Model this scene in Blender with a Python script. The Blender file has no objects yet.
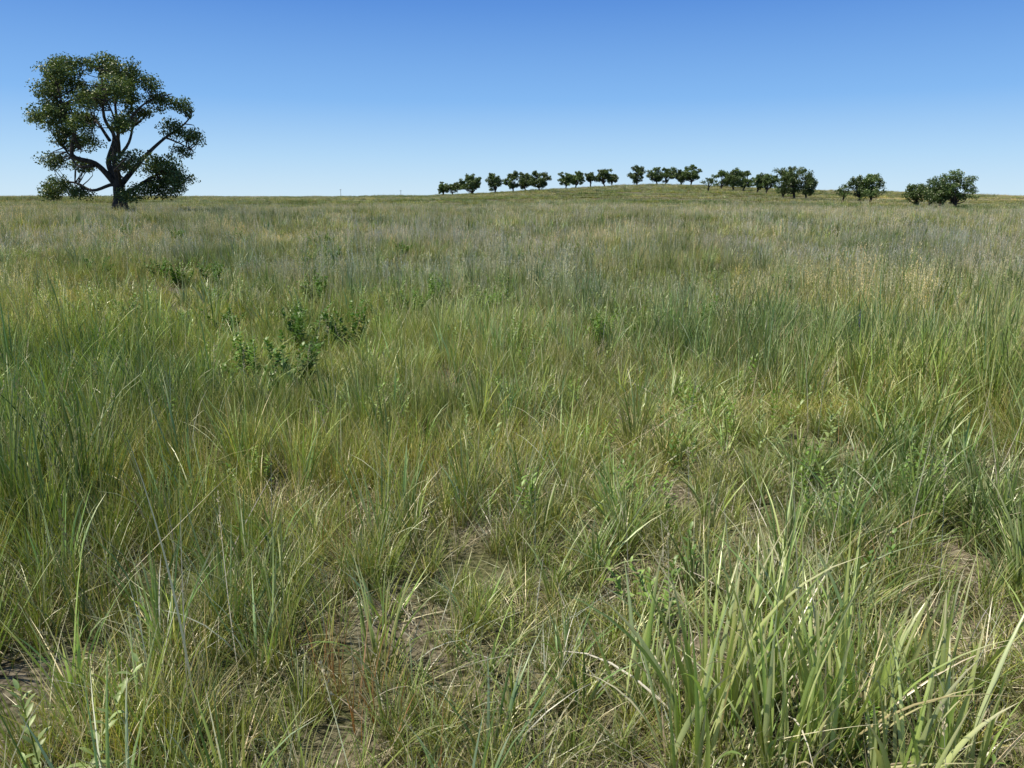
import bpy, math, numpy as np
from mathutils import Vector
rng = np.random.default_rng(11)
R = math.radians
scene = bpy.context.scene
F=770.0; PITCH=math.atan(186/F); CAMZ=1.6
cp,sp_=math.cos(PITCH),math.sin(PITCH)
def pz(py,Y):
    b=384-py
    return CAMZ+Y*(b*cp-F*sp_)/(F*cp+b*sp_)
def pxX(px,Y,z=CAMZ): return (px-512)/F*(Y*cp-(z-CAMZ)*sp_)

# ------------------------------------------------------------ terrain function
cols=[-600,-100,120,300,430,500,560,640,700,735,790,865,948,1024,1300,1700]
D=[0,40,90,170,220,280,350,500,900,2500]
T=[[0,0,0,0,.3,.8,1.4,3.0,2,-6],
   [0,0,0,0,.2,.8,1.4,2.7,2,-6],
   [0,0,0,0,.2,.8,1.4,2.8,2,-6],
   [0,0,0,0,.2,.7,1.3,2.0,2,-6],
   [0,0,0,.1,.5,1.3,2.3,1.6,2,-6],
   [0,0,0,.3,1.1,2.7,4.2,2.6,0,-8],
   [0,0,.1,.7,2.0,4.2,6.2,3,0,-8],
   [0,-.1,.1,1.0,2.8,5.6,8.0,4,0,-8],
   [0,-.1,.1,.8,2.2,5.1,7.6,4,0,-8],
   [0,0,.1,.4,1.4,3.6,6.6,4,0,-8],
   [0,0,.0,.1,.8,2.7,5.1,4,0,-8],
   [0,0,-.1,-.4,0.1,1.7,4.0,3.6,1,-8],
   [0,0,-.2,-.8,-.5,1.0,2.6,3.2,2,-8],
   [0,0,-.2,-.8,-.6,.3,1.4,1.6,1,-8],
   [0,0,-.2,-.6,-.3,.3,1.4,2,1,-8],
   [0,0,0,0,0,.3,1.4,2,1,-8]]
T=np.array(T,float); AZ=np.arctan((np.array(cols)-512)/791.0); D=np.array(D,float)
NA,NR=361,260
azg=np.linspace(-math.pi,math.pi,NA); lr=np.linspace(math.log(0.5),math.log(4000),NR); rg=np.exp(lr)
H1=np.stack([np.interp(rg,D,T[i]) for i in range(len(AZ))])
Hg=np.stack([np.interp(azg,AZ,H1[:,j]) for j in range(NR)],1)
def blur(a,k,ax):
    ker=np.hanning(k+2)[1:-1]; ker/=ker.sum()
    pad=[(0,0),(0,0)]; pad[ax]=(k//2,k//2)
    return np.apply_along_axis(lambda v:np.convolve(v,ker,'valid'),ax,np.pad(a,pad,mode='edge'))
Hg=blur(Hg,7,1); Hg=blur(Hg,5,0)
W=[(rng.normal(0,1,2),rng.uniform(0,6.28)) for _ in range(40)]
def noise(x,y,scale,o=0,n=7):
    s=0
    for i in range(n):
        k,ph=W[(i+o)%40]; s=s+np.sin((k[0]*x+k[1]*y)*1.6/scale+ph*(o+1)+1.3*np.sin((k[1]*x-k[0]*y)/scale*.7+ph))
    return s/math.sqrt(n)/.75
def height(x,y):
    x=np.asarray(x,float); y=np.asarray(y,float)
    r=np.maximum(np.hypot(x,y),.5); a=np.arctan2(x,y)
    fi=(a+math.pi)/(2*math.pi)*(NA-1); fj=(np.log(r)-lr[0])/(lr[-1]-lr[0])*(NR-1)
    fi=np.clip(fi,0,NA-1.001); fj=np.clip(fj,0,NR-1.001)
    i=fi.astype(int); j=fj.astype(int); u=fi-i; v=fj-j
    h=(Hg[i,j]*(1-u)+Hg[i+1,j]*u)*(1-v)+(Hg[i,j+1]*(1-u)+Hg[i+1,j+1]*u)*v
    h=h+noise(x,y,3.0,3)*.03+noise(x,y,14.0,8)*.08*np.clip(r/15,0,1)+noise(x,y,90,12)*.28*np.clip(r/150-.3,0,1)
    h=h-.22*np.exp(-((x-1)/9)**2-((y-15)/4)**2)
    return h

# ------------------------------------------------------------ mesh container
class Geo:
    def __init__(s): s.v=[];s.f=[];s.c=[];s.m=[];s.n=0
    def add(s,v,f,c,m=0):
        v=np.asarray(v,float).reshape(-1,3); f=np.asarray(f,int).reshape(-1,4)
        c=np.broadcast_to(np.asarray(c,float).reshape(-1,3),(len(v),3))
        s.v.append(v); s.f.append(f+s.n); s.c.append(c); s.m.append(np.full(len(f),m)); s.n+=len(v)
    def merge(s,o,off=(0,0,0),rot=0.0,sc=1.0,tint=1.0):
        v=np.concatenate(o.v)*sc; ca,sa=math.cos(rot),math.sin(rot)
        v=np.stack([v[:,0]*ca-v[:,1]*sa,v[:,0]*sa+v[:,1]*ca,v[:,2]],1)+np.asarray(off)
        s.add(v,np.concatenate(o.f),np.concatenate(o.c)*tint)
    def mesh(s,name,mats,smooth=True):
        V=np.concatenate(s.v);Fq=np.concatenate(s.f);C=np.concatenate(s.c);Mi=np.concatenate(s.m)
        me=bpy.data.meshes.new(name)
        me.vertices.add(len(V)); me.vertices.foreach_set('co',V.ravel())
        me.loops.add(Fq.size); me.loops.foreach_set('vertex_index',Fq.ravel().astype(np.int32))
        me.polygons.add(len(Fq)); me.polygons.foreach_set('loop_start',np.arange(0,Fq.size,4,dtype=np.int32))
        me.polygons.foreach_set('material_index',Mi.astype(np.int32))
        me.polygons.foreach_set('use_smooth',np.full(len(Fq),smooth))
        at=me.attributes.new('col','FLOAT_COLOR','POINT')
        at.data.foreach_set('color',np.concatenate([C,np.ones((len(C),1))],1).ravel())
        for m in mats: me.materials.append(m)
        me.update(); me.validate(); return me
def link(name,me,loc=(0,0,0)):
    o=bpy.data.objects.new(name,me); o.location=loc; scene.collection.objects.link(o); return o

# ------------------------------------------------------------ materials
def newmat(n):
    m=bpy.data.materials.new(n); m.use_nodes=True; nt=m.node_tree; nt.nodes.clear(); return m,nt
def N(nt,t,**k):
    n=nt.nodes.new(t)
    for a,b in k.items():
        if a.startswith('i_'):
            key=a[2:]; key=int(key) if key.isdigit() else key.replace('_',' ')
            n.inputs[key].default_value=b
        else: setattr(n,a,b)
    return n
def plant_mat(name,trans=.3,gloss=.04,rough=.45,inst=False):
    m,nt=newmat(name); L=nt.links.new
    col=N(nt,'ShaderNodeAttribute',attribute_name='col').outputs['Color']
    if inst:
        ti=N(nt,'ShaderNodeAttribute',attribute_name='tint',attribute_type='INSTANCER')
        mx=N(nt,'ShaderNodeMix',data_type='RGBA',blend_type='MULTIPLY'); mx.inputs[0].default_value=1
        L(col,mx.inputs[6]); L(ti.outputs['Color'],mx.inputs[7]); col=mx.outputs[2]
    d=N(nt,'ShaderNodeBsdfDiffuse'); L(col,d.inputs[0]); sh=d.outputs[0]
    if trans>0:
        t=N(nt,'ShaderNodeBsdfTranslucent')
        tm=N(nt,'ShaderNodeMix',data_type='RGBA',blend_type='MULTIPLY'); tm.inputs[0].default_value=1; tm.inputs[7].default_value=(1.25,1.2,.55,1)
        L(col,tm.inputs[6]); L(tm.outputs[2],t.inputs[0])
        a=N(nt,'ShaderNodeMixShader'); a.inputs[0].default_value=trans; L(sh,a.inputs[1]); L(t.outputs[0],a.inputs[2]); sh=a.outputs[0]
    if gloss>0:
        g=N(nt,'ShaderNodeBsdfGlossy',i_Roughness=rough); g.inputs['Color'].default_value=(.92,.88,.74,1)
        b=N(nt,'ShaderNodeMixShader'); b.inputs[0].default_value=gloss; L(sh,b.inputs[1]); L(g.outputs[0],b.inputs[2]); sh=b.outputs[0]
    o=N(nt,'ShaderNodeOutputMaterial'); L(sh,o.inputs[0]); return m
M_grass=plant_mat('grass_blades',.24,.05,.38,True)
M_far=plant_mat('far_grass_blades',.25,0,.4,True)
M_clump=plant_mat('bunchgrass_blades',.25,.10,.34)
M_leaf=plant_mat('tree_leaves',.3,.05,.4)
M_forb=plant_mat('forb_leaves',.3,.05,.45)
M_dry=plant_mat('dry_stalks',.25,0)
def bark():
    m,nt=newmat('tree_bark'); L=nt.links.new
    p=N(nt,'ShaderNodeBsdfPrincipled',i_Roughness=.95)
    tc=N(nt,'ShaderNodeTexCoord'); mp=N(nt,'ShaderNodeMapping'); mp.inputs['Scale'].default_value=(4,4,1)
    no=N(nt,'ShaderNodeTexNoise',i_Scale=1.5,i_Detail=6.0); L(tc.outputs['Object'],mp.inputs[0]); L(mp.outputs[0],no.inputs['Vector'])
    cr=N(nt,'ShaderNodeValToRGB'); cr.color_ramp.elements[0].position=.35; cr.color_ramp.elements[0].color=(.025,.02,.015,1)
    cr.color_ramp.elements[1].position=.7; cr.color_ramp.elements[1].color=(.085,.07,.055,1)
    L(no.outputs[0],cr.inputs[0]); L(cr.outputs[0],p.inputs[0])
    bp=N(nt,'ShaderNodeBump',i_Strength=.6,i_Distance=.1); L(no.outputs[0],bp.inputs['Height']); L(bp.outputs[0],p.inputs['Normal'])
    o=N(nt,'ShaderNodeOutputMaterial'); L(p.outputs[0],o.inputs[0]); return m
M_bark=bark()
def ground_mat():
    m,nt=newmat('prairie_soil'); L=nt.links.new
    p=N(nt,'ShaderNodeBsdfDiffuse',i_Roughness=1.0)
    ge=N(nt,'ShaderNodeNewGeometry')
    def nz(s,d):
        n=N(nt,'ShaderNodeTexNoise',i_Scale=s,i_Detail=d); L(ge.outputs['Position'],n.inputs['Vector']); return n
    a=nz(38,8.0); b=nz(1.2,2.0)
    cr=N(nt,'ShaderNodeValToRGB'); e=cr.color_ramp.elements; e[0].position=.38;e[0].color=(.07,.055,.035,1); e[1].position=.62;e[1].color=(.34,.28,.20,1)
    L(a.outputs[0],cr.inputs[0])
    cg=N(nt,'ShaderNodeValToRGB'); e=cg.color_ramp.elements; e[0].position=.38;e[0].color=(.05,.06,.02,1); e[1].position=.65;e[1].color=(.22,.21,.09,1)
    L(a.outputs[0],cg.inputs[0])
    r=N(nt,'ShaderNodeMapRange'); r.inputs['From Min'].default_value=.40; r.inputs['From Max'].default_value=.56; L(b.outputs[0],r.inputs[0])
    r.inputs['To Min'].default_value=.1; r.inputs['To Max'].default_value=.9
    mx=N(nt,'ShaderNodeMix',data_type='RGBA'); L(r.outputs[0],mx.inputs[0]); L(cr.outputs[0],mx.inputs[6]); L(cg.outputs[0],mx.inputs[7])
    L(mx.outputs[2],p.inputs[0])
    bp=N(nt,'ShaderNodeBump',i_Strength=.6,i_Distance=.012); L(a.outputs[0],bp.inputs['Height']); L(bp.outputs[0],p.inputs['Normal'])
    o=N(nt,'ShaderNodeOutputMaterial'); L(p.outputs[0],o.inputs[0]); return m
M_ground=ground_mat()

# ------------------------------------------------------------ ground sheet
na,nr=720,330
rr=np.exp(np.linspace(math.log(.4),math.log(3900),nr)); aa=np.linspace(-math.pi,math.pi,na,endpoint=False)
A_,R_=np.meshgrid(aa,rr,indexing='ij'); X_=R_*np.sin(A_); Y_=R_*np.cos(A_); Z_=height(X_,Y_)
V=np.stack([X_,Y_,Z_],-1).reshape(-1,3)
i,j=np.meshgrid(np.arange(na),np.arange(nr-1),indexing='ij'); i2=(i+1)%na
Fq=np.stack([i*nr+j,i*nr+j+1,i2*nr+j+1,i2*nr+j],-1).reshape(-1,4)
c0=len(V); V=np.vstack([V,[0,0,float(height(0,0.01))]])
k=np.arange(0,na,2); fan=np.stack([np.full(len(k),c0),k*nr,((k+1)%na)*nr,((k+2)%na)*nr],-1)
g=Geo(); g.add(V,np.vstack([Fq,fan]),(.2,.2,.1)); me=g.mesh('ground',[M_ground]); 
ground=link('ground',me)

# ------------------------------------------------------------ blades
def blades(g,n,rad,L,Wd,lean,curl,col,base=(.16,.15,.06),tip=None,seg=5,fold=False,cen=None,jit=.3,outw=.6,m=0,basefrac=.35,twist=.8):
    n=max(int(n),1)
    u=rng.random(n)**.5*rad; ph=rng.uniform(0,2*math.pi,n)
    bx,by=u*np.cos(ph),u*np.sin(ph)
    az=np.where(rng.random(n)<outw,ph+rng.normal(0,.6,n),rng.uniform(0,2*math.pi,n))
    Ln=rng.uniform(L[0],L[1],n)*(1-.25*(u/rad)*(outw>.5)); Wn=rng.uniform(*Wd,n)
    le=lean[0]+(lean[1]-lean[0])*rng.random(n)**1.4; cu=curl[0]+(curl[1]-curl[0])*rng.random(n)**1.8
    t=np.linspace(0,1,seg+1)
    th=le[:,None]+cu[:,None]*t[None]**1.6
    tm=(th[:,1:]+th[:,:-1])/2
    rad_=np.concatenate([np.zeros((n,1)),np.cumsum(np.sin(tm),1)],1)*Ln[:,None]/seg
    zz=np.concatenate([np.zeros((n,1)),np.cumsum(np.cos(tm),1)],1)*Ln[:,None]/seg
    d=np.stack([np.cos(az),np.sin(az),0*az],1); pe=np.stack([-np.sin(az),np.cos(az),0*az],1)
    bz=np.full(n,-.02)
    if cen is not None:
        bx=bx+cen[0]; by=by+cen[1]; bz=bz+cen[2]
    P=np.stack([bx,by,bz],1)[:,None]+d[:,None]*rad_[...,None]; P[...,2]+=zz
    sway=(rng.normal(0,.04,n)[:,None]*t[None]**2*Ln[:,None])
    P+=pe[:,None]*sway[...,None]
    nrm=d[:,None]*np.cos(th)[...,None]; nrm[...,2]-=np.sin(th)
    tw=rng.uniform(-.9,.9,n)[:,None]+rng.normal(0,twist,n)[:,None]*t[None]
    side=pe[:,None]*np.cos(tw)[...,None]+nrm*np.sin(tw)[...,None]
    prof=np.clip(.55+1.6*t,0,1)*(1-t**2.6)+.04
    w=Wn[:,None]*prof[None]*.5
    c=np.asarray(col)
    cc=c[rng.integers(0,len(c),n)] if c.ndim==2 else np.tile(c,(n,1))
    cc=cc*rng.uniform(1-jit,1+jit,(n,1))*rng.uniform(.93,1.07,(n,3))
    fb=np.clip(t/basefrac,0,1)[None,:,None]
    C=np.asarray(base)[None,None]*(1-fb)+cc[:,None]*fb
    if tip is not None:
        ft=np.clip((t-.65)/.35,0,1)[None,:,None]*(rng.random(n)<.5)[:,None,None]
        C=C*(1-ft)+np.asarray(tip)[None,None]*ft
    if fold:
        nn=np.cross(side,np.gradient(P,axis=1)); nn/=np.linalg.norm(nn,axis=-1,keepdims=True)+1e-9
        VV=np.stack([P-side*w[...,None]+nn*w[...,None]*.45,P,P+side*w[...,None]+nn*w[...,None]*.45],2); k=3
    else:
        VV=np.stack([P-side*w[...,None],P+side*w[...,None]],2); k=2
    CC=np.repeat(C[:,:,None],k,2)
    if k==3: CC[:,:,1]*=1.18
    b=np.arange(n)[:,None,None]*(seg+1)*k; s=np.arange(seg)[None,:,None]*k; q=np.arange(k-1)[None,None,:]
    a0=b+s+q
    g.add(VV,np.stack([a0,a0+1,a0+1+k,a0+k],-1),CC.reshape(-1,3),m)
    return P
def spikelets(g,P,frac,per,size,spread,col,m=0):
    n,s,_=P.shape; per=max(int(per),2)
    t=1-rng.random((n,per))*frac; f=t*(s-1); i=np.clip(f.astype(int),0,s-2); u=(f-i)[...,None]
    ar=np.arange(n)[:,None]
    p=P[ar,i]*(1-u)+P[ar,i+1]*u; d=P[ar,i+1]-P[ar,i]; d/=np.linalg.norm(d,axis=-1,keepdims=True)+1e-9
    o=rng.normal(0,1,p.shape); o-=d*(o*d).sum(-1,keepdims=True); o/=np.linalg.norm(o,axis=-1,keepdims=True)
    env=np.sin(np.clip((1-t)/frac,0,1)*2.6+.3)[...,None]
    p=p+o*spread*env*rng.random((n,per,1))
    ax=d+o*.3; ax/=np.linalg.norm(ax,axis=-1,keepdims=True)
    sd=np.cross(ax,rng.normal(0,1,p.shape)); sd/=np.linalg.norm(sd,axis=-1,keepdims=True)+1e-9
    l=size*rng.uniform(.7,1.3,(n,per,1)); w=l*.22
    VV=np.stack([p,p+ax*l*.5+sd*w,p+ax*l,p+ax*l*.5-sd*w],2)
    c=np.asarray(col)*rng.uniform(.75,1.25,(n,per,1,1))*np.ones((1,1,4,1))
    g.add(VV,np.arange(n*per*4).reshape(-1,4),c.reshape(-1,3),m)
GRN=np.array([(.34,.41,.085),(.27,.36,.08),(.43,.46,.13),(.31,.39,.105),(.50,.49,.19)])
BLU=np.array([(.31,.39,.14),(.24,.33,.10),(.39,.46,.22),(.29,.37,.10)])
STR=np.array([(.74,.64,.42),(.60,.52,.32),(.80,.73,.54),(.50,.42,.24)])
RED=np.array([(.46,.26,.12),(.52,.32,.17),(.38,.22,.10)])
TIP=(.68,.60,.36)
def tuft(kind,n,rad,wm=1.0,seg=5,dens=1.0,ow=.75):
    g=Geo(); far=wm>1.3
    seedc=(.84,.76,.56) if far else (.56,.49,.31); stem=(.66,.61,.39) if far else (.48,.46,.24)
    if kind=='fine':
        blades(g,n,rad,(.18,.46),(.0026*wm,.0048*wm),(.03,.55),(.05,1.0),GRN,tip=TIP,seg=seg,outw=ow)
        blades(g,n//4,rad*1.1,(.16,.48),(.002*wm,.0035*wm),(.05,.9),(.0,1.0),STR,seg=seg,outw=ow)
    elif kind=='broad':
        blades(g,n*.5,rad,(.32,.68),(.006*wm,.0115*wm),(.02,.42),(.05,1.1),BLU,tip=TIP,seg=seg+(0 if far else 1),fold=not far,outw=ow)
        blades(g,n*.4,rad*1.3,(.12,.34),(.0028*wm,.0045*wm),(.05,.8),(.1,1.0),GRN,seg=seg,outw=ow)
        blades(g,n//6,rad,(.2,.55),(.003*wm,.006*wm),(.1,1.0),(.1,1.3),STR,seg=seg,outw=ow)
    elif kind=='straw':
        blades(g,n*.55,rad*1.1,(.12,.50),(.002*wm,.004*wm),(.05,1.1),(.0,.9),STR,seg=seg,outw=ow,jit=.3)
        blades(g,n*.5,rad,(.14,.38),(.0024*wm,.0044*wm),(.05,.6),(.1,1.0),GRN,seg=seg,outw=ow)
    elif kind=='red':
        blades(g,n*.3,rad,(.22,.5),(.0025*wm,.0045*wm),(.02,.3),(.0,.5),RED,seg=seg,outw=ow,base=(.3,.16,.08))
        blades(g,n*.6,rad,(.15,.40),(.0025*wm,.005*wm),(.05,.6),(.1,1.0),GRN,seg=seg,outw=ow)
    elif kind=='seed':
        P=blades(g,n*.26,rad,(.48,.82),(.0021*wm,.0032*wm),(.0,.2),(.0,.35),stem,base=(.25,.28,.10),seg=seg,outw=ow)
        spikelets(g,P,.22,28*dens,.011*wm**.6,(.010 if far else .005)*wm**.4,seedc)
        blades(g,n*.65,rad,(.2,.52),(.0032*wm,.0065*wm),(.03,.45),(.05,.9),np.vstack([BLU,GRN[:3]]),seg=seg,outw=ow,tip=TIP)
        blades(g,n//5,rad,(.2,.55),(.0025*wm,.004*wm),(.05,.8),(.1,1.2),STR,seg=seg,outw=ow)
    return g
KINDS=['fine','broad','straw','red','seed']
MIX={'fine':(.80,.07,.11,.01,.01),'broad':(.20,.70,.05,.01,.04),'straw':(.38,.04,.55,.02,.01),'red':(.5,.1,.15,.22,.03),'seed':(.20,.17,.08,.0,.55)}
def patch(kind,nt_,n,prad,trad,wm,seg,dens,under=1.0):
    g=Geo()
    for _ in range(nt_):
        k=KINDS[rng.choice(5,p=np.array(MIX[kind])/sum(MIX[kind]))]
        t=tuft(k,int(n*rng.uniform(.4,1.6)),trad*rng.uniform(.5,1.2),wm,seg,dens,ow=.75 if trad<.2 else .2)
        u=prad*rng.random()**.5; a=rng.uniform(0,6.28)
        y=rng.normal(0,.08)
        g.merge(t,(u*math.cos(a),u*math.sin(a),0),0,rng.uniform(.55,1.25),np.array([1+y,1+y*.3,1-y])*rng.uniform(.68,1.25))
    if under>0:
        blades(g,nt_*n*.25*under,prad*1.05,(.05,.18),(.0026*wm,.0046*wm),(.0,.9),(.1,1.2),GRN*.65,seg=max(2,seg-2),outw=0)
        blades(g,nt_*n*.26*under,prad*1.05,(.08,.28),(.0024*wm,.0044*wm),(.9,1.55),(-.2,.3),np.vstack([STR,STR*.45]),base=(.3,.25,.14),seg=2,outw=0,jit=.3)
    return g
def forb(h,nl,ll,colr,wm=1.0,branch=3,spread=.35):
    g=Geo()
    for b in range(branch):
        P=blades(g,1,.02+.01*branch,(h*.7,h),(.004,.006),(.02,spread),(-.1,.3),(.13,.18,.06),seg=6,m=0)
        P=P[0]
        t=np.linspace(.15,1,nl)
        for q,tt in enumerate(t):
            f=tt*6; i=min(int(f),5); p=P[i]+(P[i+1]-P[i])*(f-i)
            for rep in range(2):
                az=q*2.4+rep*3.14+rng.normal(0,.3); el=.35+.5*tt+rng.normal(0,.15)
                l=ll*(1.15-.55*tt)*rng.uniform(.8,1.2); w=l*.16*wm
                d=np.array([math.cos(az)*math.cos(el),math.sin(az)*math.cos(el),math.sin(el)])
                s=np.array([-math.sin(az),math.cos(az),0]); dn=np.array([0,0,-1])
                pts=[]
                for k_,(a,ww) in enumerate(((0,.15),(.35,1),(.7,.75),(1,.05))):
                    c=p+d*l*a+dn*l*.25*a*a
                    pts+= [c-s*w*ww+np.array([0,0,w*.3*ww]),c,c+s*w*ww+np.array([0,0,w*.3*ww])]
                fs=[]
                for k_ in range(3):
                    for e in range(2): fs.append((k_*3+e,k_*3+e+1,k_*3+e+4,k_*3+e+3))
                g.add(pts,fs,np.array(colr)*rng.uniform(.75,1.25),0)
    return g

# ------------------------------------------------------------ scatter via geometry nodes
def gs(x,y,cx,cy,sx,sy): return np.exp(-((x-cx)/sx)**2-((y-cy)/sy)**2)
def tintf(x,y):
    r=np.hypot(x,y); n=len(x)
    def lerp(t,c): return 1+(np.array(c)-1)[None]*np.clip(t,0,1)[:,None]
    t=np.ones((n,3))*rng.uniform(.84,1.16,(n,1))
    t=t*lerp(noise(x,y,2.2,0)*.9,(1.14,1.08,.84))*lerp(-noise(x,y,1.5,9)*1.1,(.68,.75,.66))
    t=t*lerp(noise(x,y,7,13)*.8,(.87,.90,.88))*lerp(noise(x,y,24,22),(1.08,1.06,1.05))
    t=t*lerp(gs(x,y,-3,8,3.5,4)*.9,(1.08,1.12,.82))
    t=t*lerp(gs(x,y,1,15,9,3),(.80,.87,.84))
    t=t*lerp(noise(x*.35,y,10,30)*np.clip((r-12)/15,0,1),(.78,.84,.82))
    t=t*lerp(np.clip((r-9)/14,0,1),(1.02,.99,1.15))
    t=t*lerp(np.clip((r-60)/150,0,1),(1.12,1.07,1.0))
    t=t*lerp(np.clip(noise(x*.4,y,38,17),0,1)*np.clip((r-70)/80,0,1),(.74,.84,.74))
    # pale, mown strip running along the foot of the far right rise
    t=t*lerp(gs(0,y,0,250+.12*(x-110),1,13)*np.clip((x-70)/40,0,1),(1.45,1.28,1.25))
    return t
def scatter(name,templates,xs,ys,idx,scl,tilt=.05):
    coll=bpy.data.collections.new(name+'_parts')
    me=bpy.data.meshes.new(name); n=len(xs)
    z=height(xs,ys); co=np.stack([xs,ys,z],1)
    me.vertices.add(n); me.vertices.foreach_set('co',co.ravel())
    def vec(nm,v):
        a=me.attributes.new(nm,'FLOAT_VECTOR','POINT'); a.data.foreach_set('vector',np.ascontiguousarray(v).ravel())
    vec('rot',np.stack([rng.normal(0,tilt,n),rng.normal(0,tilt,n),rng.uniform(0,2*math.pi,n)],1))
    h_=rng.uniform(.95,1.05,n)
    vec('scl',np.stack([h_,h_,scl*rng.uniform(.85,1.15,n)],1))
    vec('tint',tintf(xs,ys))
    a=me.attributes.new('idx','INT','POINT'); a.data.foreach_set('value',idx.astype(np.int32))
    ob=link(name,me)
    for k,(gm,mt) in enumerate(templates):
        o=bpy.data.objects.new('%s_tuft_%02d'%(name,k),gm.mesh('%s_tuft_%02d'%(name,k),[mt])); coll.objects.link(o); o.parent=ob
    ng=bpy.data.node_groups.new(name+'_scatter','GeometryNodeTree')
    ng.interface.new_socket('Geometry',in_out='INPUT',socket_type='NodeSocketGeometry')
    ng.interface.new_socket('Geometry',in_out='OUTPUT',socket_type='NodeSocketGeometry')
    nd=ng.nodes; L=ng.links.new
    gi=nd.new('NodeGroupInput'); go=nd.new('NodeGroupOutput'); ip=nd.new('GeometryNodeInstanceOnPoints')
    ci=nd.new('GeometryNodeCollectionInfo'); ci.inputs['Collection'].default_value=coll
    ci.inputs['Separate Children'].default_value=True; ci.inputs['Reset Children'].default_value=True
    def na_(nm,t):
        q=nd.new('GeometryNodeInputNamedAttribute'); q.data_type=t; q.inputs['Name'].default_value=nm
        return [s for s in q.outputs if s.enabled and s.name=='Attribute'][0]
    er=nd.new('FunctionNodeEulerToRotation')
    L(gi.outputs[0],ip.inputs['Points']); L(ci.outputs[0],ip.inputs['Instance']); ip.inputs['Pick Instance'].default_value=True
    L(na_('idx','INT'),ip.inputs['Instance Index']); L(na_('rot','FLOAT_VECTOR'),er.inputs[0]); L(er.outputs[0],ip.inputs['Rotation'])
    L(na_('scl','FLOAT_VECTOR'),ip.inputs['Scale']); L(ip.outputs[0],go.inputs[0])
    md=ob.modifiers.new('scatter','NODES'); md.node_group=ng
    return ob
def wedge(r0,r1,dens,half=50):
    s=1/math.sqrt(dens); n=int(r1/s)+2
    gx,gy=np.meshgrid(np.arange(-n,n+1)*s,np.arange(0,n+1)*s)
    gx=gx.ravel()+rng.uniform(-.5,.5,gx.size)*s; gy=gy.ravel()+rng.uniform(-.5,.5,gy.size)*s
    r=np.hypot(gx,gy); a=np.arctan2(gx,gy); k=(r>r0)&(r<r1)&(np.abs(a)<R(half)+.25*np.exp(-r/4))
    return gx[k],gy[k]
def weights(x,y):
    r=np.hypot(x,y); n1=noise(x,y,1.3,0); n2=noise(x,y,3.2,5); n3=noise(x,y,9,10); n4=noise(x,y,.8,15)
    far=np.clip((r-7)/8,0,1); 
    fine=1.0+.6*np.clip(n2,-1,1)+.9*gs(x,y,-3,9,3,5)+.6*gs(x,y,.3,4.5,1.6,2)
    broad=np.clip(.30+1.1*n1+.4*n3,.03,3)*(1-.5*far)+1.0*gs(x,y,4.2,7,2.4,4)+.8*gs(x,y,-3.6,4.6,1.3,1.8)
    straw=np.clip(.50+.8*n4,.08,2)+.9*gs(x,y,-1.6,2.6,1.1,.9)+.1*far
    red=np.clip(.02+.2*n1*n4,0,.5)*(1-far)+.9*gs(x,y,-.45,2.5,.25,.3)
    seed=np.clip(.10+.3*n3,.02,.6)*(r>3.5)+far*np.clip(2.0+1.0*n2+.7*n3,.2,5)
    Wt=np.stack([fine,broad,straw,red,seed],1); return Wt/Wt.sum(1,keepdims=True)
def pick(x,y,nv):
    Wt=weights(x,y).cumsum(1); k=(rng.random((len(x),1))>Wt).sum(1); k=np.clip(k,0,4)
    return k*nv+rng.integers(0,nv,len(x))
def bare(x,y):
    return np.clip(.85*gs(x,y,-1.72,1.98,.30,.2)+.5*gs(x,y,-1.35,2.75,.35,.2)+.45*np.clip(noise(x,y,.9,20)*.9-.8,0,1)*(np.hypot(x,y)<6),0,1)
def build_lod(name,r0,r1,dens,nt_,n,prad,trad,wm,seg,nv=3,dn=1.0,half=50,tilt=.05,mat=None,under=1.0):
    tm=[]
    for kd in KINDS:
        for v in range(nv): tm.append((patch(kd,nt_,n,prad,trad,wm,seg,dn,under),mat or M_grass))
    x,y=wedge(r0,r1,dens,half); keep=rng.random(len(x))>bare(x,y)
    x,y=x[keep],y[keep]
    hgt=1.02*(1+.26*np.clip(noise(x,y,1.9,7),-1.6,1.6))*(1+.26*gs(x,y,5,8,3,5)-.18*gs(x,y,-.5,3.6,1.8,1.6)-.2*gs(x,y,-1.7,2.3,1,.8)-.25*gs(x,y,1.0,2.7,.8,.45))
    return scatter(name,tm,x,y,pick(x,y,nv),np.clip(hgt,.5,2),tilt)
build_lod('prairie_grass',.85,9,8.0,15,30,.27,.038,1.0,5,nv=4,tilt=.06)
build_lod('prairie_grass',8.8,32,1.1,34,24,.72,.09,1.8,3,nv=3,dn=.6,tilt=.03,under=.3)
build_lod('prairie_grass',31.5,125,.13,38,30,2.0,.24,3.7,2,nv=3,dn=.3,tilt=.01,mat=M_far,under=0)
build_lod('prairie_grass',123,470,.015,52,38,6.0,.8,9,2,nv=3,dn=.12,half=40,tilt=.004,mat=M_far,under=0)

# scattered broad-bladed bunches
CG=np.array([(.35,.44,.12),(.40,.48,.15),(.29,.39,.10),(.44,.50,.22),(.48,.52,.21)])
bg_=[]
for v in range(7):
    q=Geo(); hh=rng.uniform(.5,.78); w=rng.uniform(.009,.013)
    tn=rng.uniform(.65,1.1)
    blades(q,int(rng.uniform(18,34)),.055,(hh*.55,hh*1.1),(w*.6,w),(.02,.45),(.05,1.2),np.vstack([CG,BLU[:2]])*tn,tip=TIP,seg=6,fold=True,outw=.8)
    blades(q,12,.08,(hh*.3,hh*.9),(.003,.006),(.1,.9),(.1,1.5),STR,seg=4,outw=.7)
    bg_.append((q,M_grass))
x,y=wedge(2.3,22,1.4,48); kp=rng.random(len(x))<np.clip(.30+.6*noise(x,y,2.6,33),.05,1)*(1-gs(x,y,1,2.7,.8,.5)); x,y=x[kp],y[kp]
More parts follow.
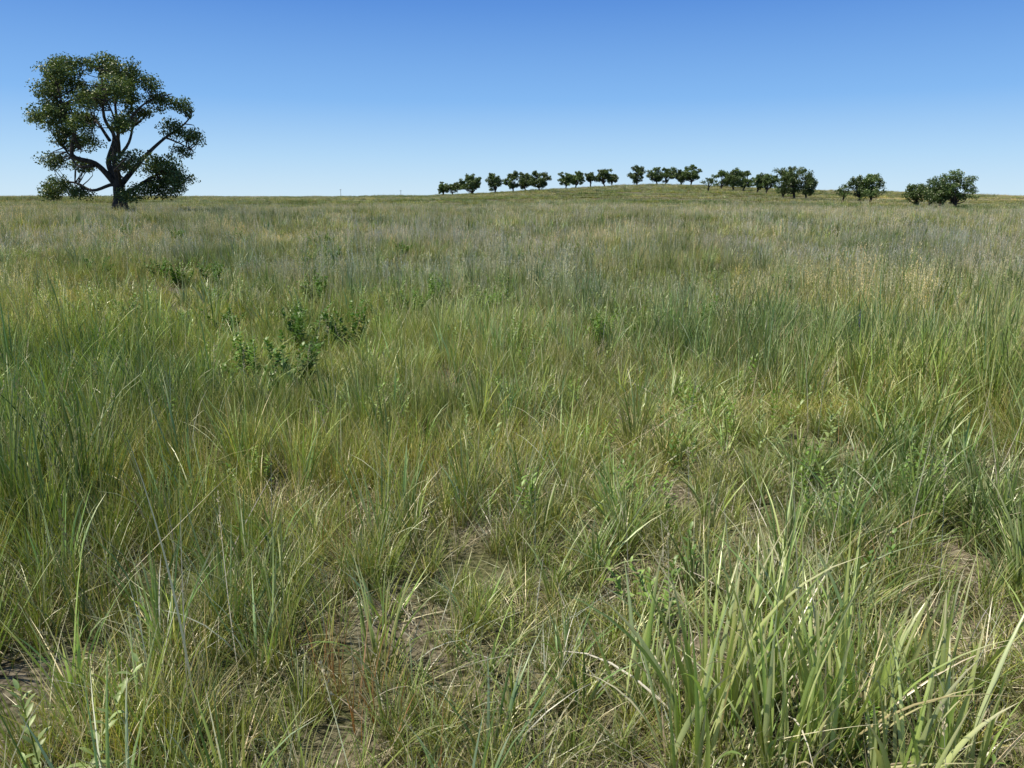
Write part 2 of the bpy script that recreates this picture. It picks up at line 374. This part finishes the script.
scatter('scattered_bunchgrass',bg_,x,y,rng.integers(0,7,len(x)),rng.uniform(.75,1.15,len(x)),.06)

# broad-leaved forbs
FC=[(.20,.34,.055),(.26,.39,.08),(.18,.31,.07),(.34,.43,.15)]
ft=[(forb(.34,9,.06,FC[0]),M_forb),(forb(.42,12,.055,FC[1],1.1,4),M_forb),(forb(.30,7,.055,FC[2],1.3,3),M_forb),(forb(.5,14,.065,FC[3],.9,2),M_forb)]
x,y=wedge(1.2,24,4.5,50); kp=rng.random(len(x))<np.clip(.16+.5*noise(x,y,1.7,25),0.03,1); x,y=x[kp],y[kp]
scatter('leafy_forbs',ft,x,y,rng.integers(0,4,len(x)),rng.uniform(.9,1.4,len(x)),.12)
bt=[(forb(.66,17,.09,(.11,.21,.04),1.7,10,.8),M_forb),(forb(.6,14,.08,(.16,.28,.05),1.7,9,.9),M_forb),(forb(.5,12,.07,(.30,.40,.14),1.5,9,1.0),M_forb),(forb(.72,15,.065,(.24,.34,.10),1.4,7,.6),M_forb)]
cl=[(402,10.6,5),(512,11.5,5),(268,17,8),(150,11,4),(660,9,4),(720,8.5,3),(90,9,5),(255,5.8,2),(455,14,5),(845,8,2),(640,20,6),(340,22,7),(180,24,8),(560,27,6),(790,15,4),(940,13,4),(380,8,3),(580,7.4,3),(320,12.5,5),(880,19,6)]
xs=[];ys=[]
for px,Y,n in cl:
    for _ in range(n): xs.append(pxX(px,Y)+rng.normal(0,.07*Y)); ys.append(Y+rng.normal(0,.07*Y))
scatter('bushy_forbs',bt,np.array(xs),np.array(ys),rng.integers(0,4,len(xs)),rng.uniform(.7,1.25,len(xs)),.1)

# ------------------------------------------------------------ foreground bunchgrass
g=Geo()
for cx,cy,n,hh in ((.60,2.0,32,.90),(.78,2.12,32,.90),(.93,1.95,36,.86),(1.10,2.1,26,.78),(.74,1.82,28,.74),(1.25,1.88,24,.70),(.50,1.85,18,.64),(1.02,1.72,24,.64),(1.38,2.2,18,.66),(.42,2.15,14,.62)):
    cz=float(height(cx,cy))
    blades(g,n,.075,(hh*.6,hh*1.05),(.009,.018),(.02,.34),(.05,1.0),CG*1.03,base=(.18,.22,.07),tip=TIP,seg=9,fold=True,cen=(cx,cy,cz),outw=.8,basefrac=.25)
    blades(g,n*.6,.09,(hh*.3,hh*.9),(.004,.009),(.1,.9),(.1,1.5),STR,seg=7,fold=True,cen=(cx,cy,cz),outw=.7)
link('bunchgrass_clump',g.mesh('bunchgrass_clump',[M_clump]))
for (cx,cy,n,hh,w) in ((-2.15,3.3,30,.62,.011),(-2.5,4.2,30,.6,.010),(-2.0,2.6,18,.5,.010),(.05,3.6,26,.5,.008),(-.55,2.9,22,.42,.008),(2.3,3.5,30,.6,.010),(-.35,2.05,16,.4,.009),(.9,5.2,34,.6,.010),(-1.0,5.4,30,.55,.009)):
    g=Geo()
    blades(g,n,.07,(hh*.6,hh*1.1),(w*.6,w),(.02,.42),(.05,1.2),np.vstack([BLU,CG[:2]]),tip=TIP,seg=8,fold=True,outw=.8)
    blades(g,n//2,.08,(hh*.3,hh*.8),(.003,.006),(.1,.9),(.1,1.5),STR,seg=6,outw=.7)
    link('bunchgrass_clump',g.mesh('bunchgrass_clump',[M_clump]),(cx,cy,float(height(cx,cy))))
# rusty dry bluestem
for cx,cy,n,hh,rd in ((-.50,2.12,16,.46,.08),(-.64,2.25,9,.40,.09),(-.40,2.0,7,.36,.07),(-.72,3.1,8,.4,.08),(1.9,4.2,8,.45,.08)):
    g=Geo()
    blades(g,n,rd,(hh*.6,hh*1.1),(.003,.0065),(.0,.35),(.0,.6),RED,base=(.35,.18,.08),seg=6,fold=True,outw=.6)
    blades(g,n//2,rd,(hh*.4,hh*.9),(.004,.006),(.1,.8),(.1,1.2),STR,seg=6,outw=.7)
    link('rusty_bluestem',g.mesh('rusty_bluestem',[M_dry]),(cx,cy,float(height(cx,cy))))

# dry stalks with airy heads
g=Geo()
def stalk(x,y,h,lean,col=(.70,.62,.45),w=.0042,head=True,sz=.012,spr=.02):
    z=float(height(x,y)); gg=Geo()
    P=blades(gg,1,.001,(h,h),(w,w),(lean,lean),(0,.3),col,base=col,seg=8,outw=0,twist=.1)
    g.merge(gg,(x,y,z))
    if head: spikelets(g,P+np.array([x,y,z]),.25,36,sz,spr,(.62,.53,.36))
stalk(-.93,1.98,.98,.02,(.60,.54,.45),.0065,False)
stalk(-.95,1.99,.6,.35,(.58,.52,.42),.004,False); stalk(-.92,2.0,.5,.5,(.58,.52,.42),.004,False)
for _ in range(12): stalk(-1.3+rng.normal(0,.1),2.9+rng.normal(0,.1),rng.uniform(.3,.55),rng.uniform(.2,1.0),(.60,.54,.45),.0045,False)
stalk(-1.3,2.02,.42,.15,spr=.025); stalk(-1.25,2.15,.38,.25,spr=.025)
for _ in range(800):
    r=math.sqrt(rng.uniform(2.2,220)); a=rng.uniform(-R(42),R(42))
    stalk(r*math.sin(a),r*math.cos(a),rng.uniform(.35,.85),abs(rng.normal(0,.35)),w=.003+.0001*r,head=rng.random()<.25,sz=.010,spr=rng.uniform(.004,.018))
link('dry_grass_stalks',g.mesh('dry_grass_stalks',[M_dry]))

# ------------------------------------------------------------ silvery shrub
def shrub(x,y,w,h):
    g=Geo(); n=int(90*w)
    P=blades(g,n,w*.5,(h*.5,h),(.006,.01),(.0,.8),(-.2,.5),(.36,.30,.24),base=(.2,.16,.12),seg=4,outw=.7)
    spikelets(g,P,.7,22,.03,.07,(.50,.48,.36))
    link('silvery_shrub',g.mesh('silvery_shrub',[M_dry]),(x,y,float(height(x,y))))
for px,Y,w,h in ((262,16.5,1.1,.62),(296,15.6,.8,.6),(478,18,.8,.6)):
    shrub(pxX(px,Y),Y,w,h)
g=Geo(); P=blades(g,2,.012,(.60,.70),(.005,.006),(.0,.08),(0,.08),(.14,.2,.07),seg=6,outw=0)
spikelets(g,P,.22,70,.013,.010,(.20,.15,.42))
for b in range(3): g.merge(forb(.34,10,.05,(.16,.28,.08)))
X=(857-512)/770*7.1; link('purple_wildflower',g.mesh('purple_wildflower',[M_forb]),(X,7.0,float(height(X,7.0))))

# ------------------------------------------------------------ trees
def tube(g,pts,r0,r1,sides=8,m=1,power=1.0,sub=3):
    p=np.asarray(pts,float)
    if len(p)>2 and sub>1:
        q=np.vstack([2*p[0]-p[1],p,2*p[-1]-p[-2]]); out=[]
        for i in range(1,len(q)-2):
            for s in range(sub):
                t=s/sub; a,b,c,d=q[i-1],q[i],q[i+1],q[i+2]
                out.append(.5*((2*b)+(-a+c)*t+(2*a-5*b+4*c-d)*t*t+(-a+3*b-3*c+d)*t**3))
        out.append(p[-1]); p=np.array(out)
    n=len(p); tg=np.gradient(p,axis=0); tg/=np.linalg.norm(tg,axis=1,keepdims=True)+1e-9
    ref=np.array([.3,.9,.2]); s=np.cross(tg,ref); s/=np.linalg.norm(s,axis=1,keepdims=True)+1e-9; u=np.cross(tg,s)
    r=r0+(r1-r0)*np.linspace(0,1,n)**power
    a=np.linspace(0,2*math.pi,sides,endpoint=False)
    V=p[:,None]+(s[:,None]*np.cos(a)[None,:,None]+u[:,None]*np.sin(a)[None,:,None])*r[:,None,None]
    i,j=np.meshgrid(np.arange(n-1),np.arange(sides),indexing='ij'); j2=(j+1)%sides
    g.add(V,np.stack([i*sides+j,i*sides+j2,(i+1)*sides+j2,(i+1)*sides+j],-1),(.1,.09,.07),m)
    return p
def leaves(g,c,rad,n,size,cols,m=0):
    n=max(int(n),4)
    d=rng.normal(0,1,(n,3)); d/=np.linalg.norm(d,axis=1,keepdims=True)
    p=np.asarray(c)+d*np.asarray(rad)*(rng.random((n,1))**.5)
    nr_=d*.5+rng.normal(0,.7,(n,3))+np.array([0,0,.5]); nr_/=np.linalg.norm(nr_,axis=1,keepdims=True)
    a=np.cross(nr_,rng.normal(0,1,(n,3))); a/=np.linalg.norm(a,axis=1,keepdims=True)+1e-9; b=np.cross(nr_,a)
    l=size*rng.uniform(.6,1.3,(n,1)); w=l*rng.uniform(.6,.9,(n,1))
    V=np.stack([p-a*l*.5,p+b*w*.5+nr_*l*.08,p+a*l*.5,p-b*w*.5+nr_*l*.08],1)
    cc=np.asarray(cols)[rng.integers(0,len(cols),n)]*rng.uniform(.75,1.25,(n,1))
    g.add(V,np.arange(n*4).reshape(-1,4),np.repeat(cc,4,0),m)
LC=np.array([(.088,.14,.037),(.108,.165,.044),(.076,.122,.036),(.13,.18,.062)])
LY=np.array([(.17,.22,.07),(.15,.20,.06),(.20,.24,.08)])

TY=90.0; TX=pxX(121,TY); TZ=float(height(TX,TY))
def tp(px,py,dy=0):
    z=pz(py,TY); return np.array([pxX(px,TY,z)-TX,dy,z-TZ])
g=Geo(); limbs=[]
def limb(pts,r0,r1,sd=10):
    q=[tp(*a) for a in pts]; q=[v+rng.normal(0,.28,3)*(k>0) for k,v in enumerate(q)]
    p=tube(g,q,r0,r1,sd,power=.8,sub=5); limbs.append(p); return p
base=tp(121,213); 
tube(g,[tp(121,214),tp(121,209),tp(120.5,200),tp(119,190),tp(119,180)],.95,.58,14,power=.45,sub=4)
for a in range(6):
    an=a*1.05+.3; tube(g,[base+np.array([math.cos(an)*1.25,math.sin(an)*1.25,-.15]),base+np.array([math.cos(an)*.75,math.sin(an)*.75,.45]),base+np.array([math.cos(an)*.35,math.sin(an)*.35,1.6])],.12,.3,7)
limb([(120,192,0),(112,180,-.6),(98,168,-1.2),(86,154,-1.8),(79,132,-2),(66,108,-2.2),(58,88,-2.2)],.42,.08)
limb([(119,184,0),(111,162,.4),(107,140,.8),(98,114,1.2),(96,82,1.4),(90,66,1.4)],.38,.06)
limb([(119,183,0),(123,158,-.6),(126,132,-1),(119,105,-1.4),(121,78,-1.4)],.36,.06)
limb([(120,186,0),(129,166,.6),(142,153,1.2),(155,136,1.8),(174,124,2.4),(188,114,2.6)],.34,.06)
limb([(120,196,0),(104,186,1),(84,186,2),(62,180,2.4),(42,188,2.6),(32,196,2.6)],.26,.05)
limb([(121,195,0),(138,185,-1),(160,178,-2),(180,175,-2.6),(196,184,-3)],.26,.05)
limb([(126,134,-1),(138,112,-.4),(150,97,.4),(166,93,1)],.20,.05)
limb([(100,166,-1.2),(80,166,-.2),(62,152,.8),(50,140,1.2)],.20,.05)
limb([(88,150,-1.8),(84,125,-3),(76,100,-4),(72,76,-4)],.18,.05)
limb([(112,162,.4),(118,140,3),(112,115,5),(104,95,6)],.22,.05)
limb([(122,158,-.6),(128,140,-3),(134,120,-5),(130,100,-6)],.22,.05)
limb([(121,186,0),(112,178,3),(96,172,5.5),(84,168,7)],.22,.05)
limb([(121,186,0),(134,176,-3),(142,170,-5.5),(150,165,-7)],.22,.05)
limb([(158,136,1.8),(172,145,2),(186,140,2)],.13,.04)
limb([(143,150,1.2),(150,160,0),(165,163,-1)],.13,.04)
limb([(106,140,.8),(90,122,2),(70,118,3.5),(54,108,4)],.2,.05)
LP=np.concatenate(limbs)
clumps=[(80,70,16,12,-2),(103,66,20,11,1),(126,72,15,11,-1),(60,77,12,13,-1),(54,102,12,14,1),(68,96,13,14,-3),(86,92,14,13,3),(106,90,14,12,5),(131,92,13,11,-4),(58,132,14,13,1),
 (76,118,14,12,-4),(98,112,12,10,6),(158,100,16,10,1),(176,106,13,9,2),(186,132,12,9,2),(166,126,12,8,2),(150,163,14,9,-5),(172,166,20,12,-2),(190,180,12,10,-3),(166,188,21,12,-1.5),
 (144,194,12,8,-3),(50,158,14,9,1),(68,164,12,9,3),(44,186,18,10,2.6),(68,193,15,8,2),(36,195,10,7,2.6),(84,146,10,8,-1),(118,106,12,11,-6),(92,164,10,7,7),(148,82,10,8,0),(142,130,8,7,-5),(88,78,13,10,-5),(110,78,13,10,5),(62,114,13,12,5),(130,110,9,9,3),
 (76,86,13,10,0),(94,100,12,10,-1),(50,120,10,10,-2),(178,150,10,6,2),(72,140,11,8,4),(104,128,9,8,-5),(118,90,11,9,0),(158,178,14,8,3)]
mp=TY/791
for (px,py,rx,rz,dy) in clumps:
    c=tp(px,py,dy); Rx=rx*mp; Rz=rz*mp; Ry=.5*(Rx+Rz)*1.1
    ns=max(7,int(rx*rz/8.6)); yl=rng.random()
    for s in range(ns):
        d=rng.normal(0,1,3); d/=np.linalg.norm(d); sc=c+d*np.array([Rx,Ry,Rz])*rng.random()**.5*rng.uniform(.8,1.08)
        if sc[2]<.5: continue
        dist=np.linalg.norm(LP-sc-np.array([0,0,-.4]),axis=1)+.4*np.maximum(0,LP[:,2]-sc[2]); k=dist.argmin()
        mid=(LP[k]+sc)/2+rng.normal(0,.25,3)
        tube(g,[LP[k],mid,sc],.07,.018,4,sub=2)
        rr_=rng.uniform(.35,1.12)
        leaves(g,sc,(rr_*1.25,rr_*1.1,rr_*.75),138*rr_*rr_,.23,(LC if rng.random()<.95-.35*yl else np.vstack([LC,LY]))*(.8+.35*yl))
link('cottonwood_tree',g.mesh('cottonwood_tree',[M_leaf,M_bark],False),(TX,TY,TZ))

def tree(px,top,base,w,Y,sparse=1.0,trunk=.2,nc=None,low=False):
    mpp=Y/791; X=pxX(px,Y); z=float(height(X,Y)); H=(pz(top,Y)-z); Wm=w*mpp*1.08; g=Geo()
    H=max(H,3)
    hub=np.array([rng.normal(0,.2),0,H*trunk]); tube(g,[(0,0,-.4),(rng.normal(0,.1),0,H*.08),hub],.04*H*.6+.12,.03*H+.06,7,sub=2)
    z0=H*(.08 if low else trunk*.75)
    nc=nc or max(12,int(Wm*(H-z0)/3.2)); nc=min(nc,34)
    cz=(z0+H)/2; hz=(H-z0)/2; rb=min(.30*math.sqrt(Wm*2*hz)/math.sqrt(nc/7),1.5); tn=rng.uniform(.85,1.3)
    for c in range(nc):
        while True:
            q=rng.uniform(-1,1,3)
            if .02<(q**2).sum()<1: break
        if rng.random()<.55: q=q/np.linalg.norm(q)*rng.uniform(.75,.98)
        rr_=rb*rng.uniform(.65,1.3)
        cc=np.array([q[0]*max(Wm/2-rr_*.5,.3),q[1]*max(Wm/2-rr_*.5,.3),max(cz+q[2]*(hz-rr_*.5),z0+rr_*.4)])
        mid=(hub+cc)/2+rng.normal(0,.3,3)+np.array([0,0,-.05*H*abs(q[0])])
        tube(g,[hub*np.array([1,1,rng.uniform(.7,1)]),mid,cc],.014*H+.03,.03,5,sub=2)
        for s in range(5):
            sc=cc+np.clip(rng.normal(0,.5,3),-.8,.8)*rr_*np.array([1.1,1.1,.8])
            leaves(g,sc,np.array([1,1,.8])*rr_*.6,50*sparse*max(.6,rr_),.18+.0008*Y,LC*rng.uniform(.75,1.25)*tn)
    link('deciduous_tree',g.mesh('deciduous_tree',[M_leaf,M_bark],False),(X,Y,z))
TR=[(443,182,194,11,350),(453,181,194,15,352),(473,173,193,25,345,'l'),(495,172,192,15,345),(513,172,191,17,350),(525,172,191,14,356),(539,170,191,21,345),
 (566,171,190,16,348),(576,170,190,18,345),(590,170,189,11,345),(604,169,189,16,345),(611,173,189,11,352),(636,166,188,15,340),(656,166,188,15,342),(665,167,188,14,350),
 (680,166,188,17,342),(690,165,188,19,338),(721,169,193,18,282),(733,168,193,20,278),(743,169,193,17,284),(757,173,195,14,262),(766,172,195,17,260),
 (783,169,199,24,226,'l'),(794,164,200,30,220),(806,173,199,16,228),(859,173,205,21,200),(871,171,205,23,198),(916,181,205,20,186,'l'),(930,178,206,20,182,'l'),(941,170,208,30,172,'l'),(956,169,209,32,170,'l')]
for t in TR: tree(*t[:5],low=len(t)>5,trunk=.2 if len(t)<6 else .12)
tree(708,176,197,13,248,.3,.4,9)
tree(843,183,204,12,202,.45,.4,8)

mw,nt=newmat('weathered_wood'); p=N(nt,'ShaderNodeBsdfPrincipled',i_Roughness=.9)
no=N(nt,'ShaderNodeTexNoise',i_Scale=6.0); mxx=N(nt,'ShaderNodeMix',data_type='RGBA'); nt.links.new(no.outputs[0],mxx.inputs[0]); mxx.inputs[6].default_value=(.07,.06,.05,1); mxx.inputs[7].default_value=(.2,.17,.14,1)
nt.links.new(mxx.outputs[2],p.inputs[0]); o=N(nt,'ShaderNodeOutputMaterial'); nt.links.new(p.outputs[0],o.inputs[0])
for px,tp_ in ((341,189),(401,190)):
    Y=470; X=pxX(px,Y); z=float(height(X,Y)); hh=pz(tp_,Y)-z; g=Geo()
    tube(g,[(0,0,-.5),(0,0,hh/2),(0,0,hh)],.13,.09,8,m=0); tube(g,[(-.8,.0,hh-.5),(0,.02,hh-.5),(.8,0,hh-.5)],.06,.06,6,m=0,sub=1)
    link('utility_pole',g.mesh('utility_pole',[mw]),(X,Y,z))

# ------------------------------------------------------------ light, sky, camera
el,az=R(60),R(-100)
w=bpy.data.worlds.new('World'); scene.world=w; w.use_nodes=True; nt=w.node_tree; nt.nodes.clear()
sk=N(nt,'ShaderNodeTexSky'); sk.sky_type='NISHITA'; sk.sun_disc=False; sk.sun_elevation=el; sk.sun_rotation=az
sk.air_density=1.0; sk.dust_density=.3; sk.ozone_density=1.5; sk.altitude=900
bg=N(nt,'ShaderNodeBackground'); bg.inputs[1].default_value=.12
tc=N(nt,'ShaderNodeTexCoord'); sx=N(nt,'ShaderNodeSeparateXYZ'); nt.links.new(tc.outputs['Generated'],sx.inputs[0])
cr=N(nt,'ShaderNodeValToRGB'); e=cr.color_ramp.elements
e[0].position=0; e[0].color=(.60,.80,.96,1); e[1].position=1; e[1].color=(.045,.10,.25,1)
for ps,c in ((.05,(.43,.68,.95,1)),(.115,(.22,.48,.90,1)),(.22,(.095,.28,.74,1)),(.45,(.055,.16,.43,1))):
    q=e.new(ps); q.color=c
nt.links.new(sx.outputs[2],cr.inputs[0])
b2=N(nt,'ShaderNodeBackground'); b2.inputs[1].default_value=1.0; nt.links.new(cr.outputs[0],b2.inputs[0])
nt.links.new(sk.outputs[0],bg.inputs[0]); ms=N(nt,'ShaderNodeMixShader'); ms.inputs[0].default_value=.9
nt.links.new(bg.outputs[0],ms.inputs[1]); nt.links.new(b2.outputs[0],ms.inputs[2])
o=N(nt,'ShaderNodeOutputWorld'); nt.links.new(ms.outputs[0],o.inputs[0])
sd=bpy.data.lights.new('sun','SUN'); sd.energy=5.0; sd.angle=R(.5); sd.color=(1,.955,.87)
so=bpy.data.objects.new('sun',sd); scene.collection.objects.link(so)
S=Vector((math.sin(az)*math.cos(el),math.cos(az)*math.cos(el),math.sin(el))); so.rotation_euler=S.to_track_quat('Z','Y').to_euler(); so.location=S*50
cd=bpy.data.cameras.new('camera'); cd.sensor_width=36; cd.lens=36*F/1024; cd.clip_start=.05; cd.clip_end=9000
co=bpy.data.objects.new('camera',cd); scene.collection.objects.link(co); co.location=(0,0,CAMZ); co.rotation_euler=(R(90)-PITCH,0,0)
scene.camera=co
scene.view_settings.view_transform='Standard'; scene.view_settings.look='None'; scene.view_settings.exposure=0
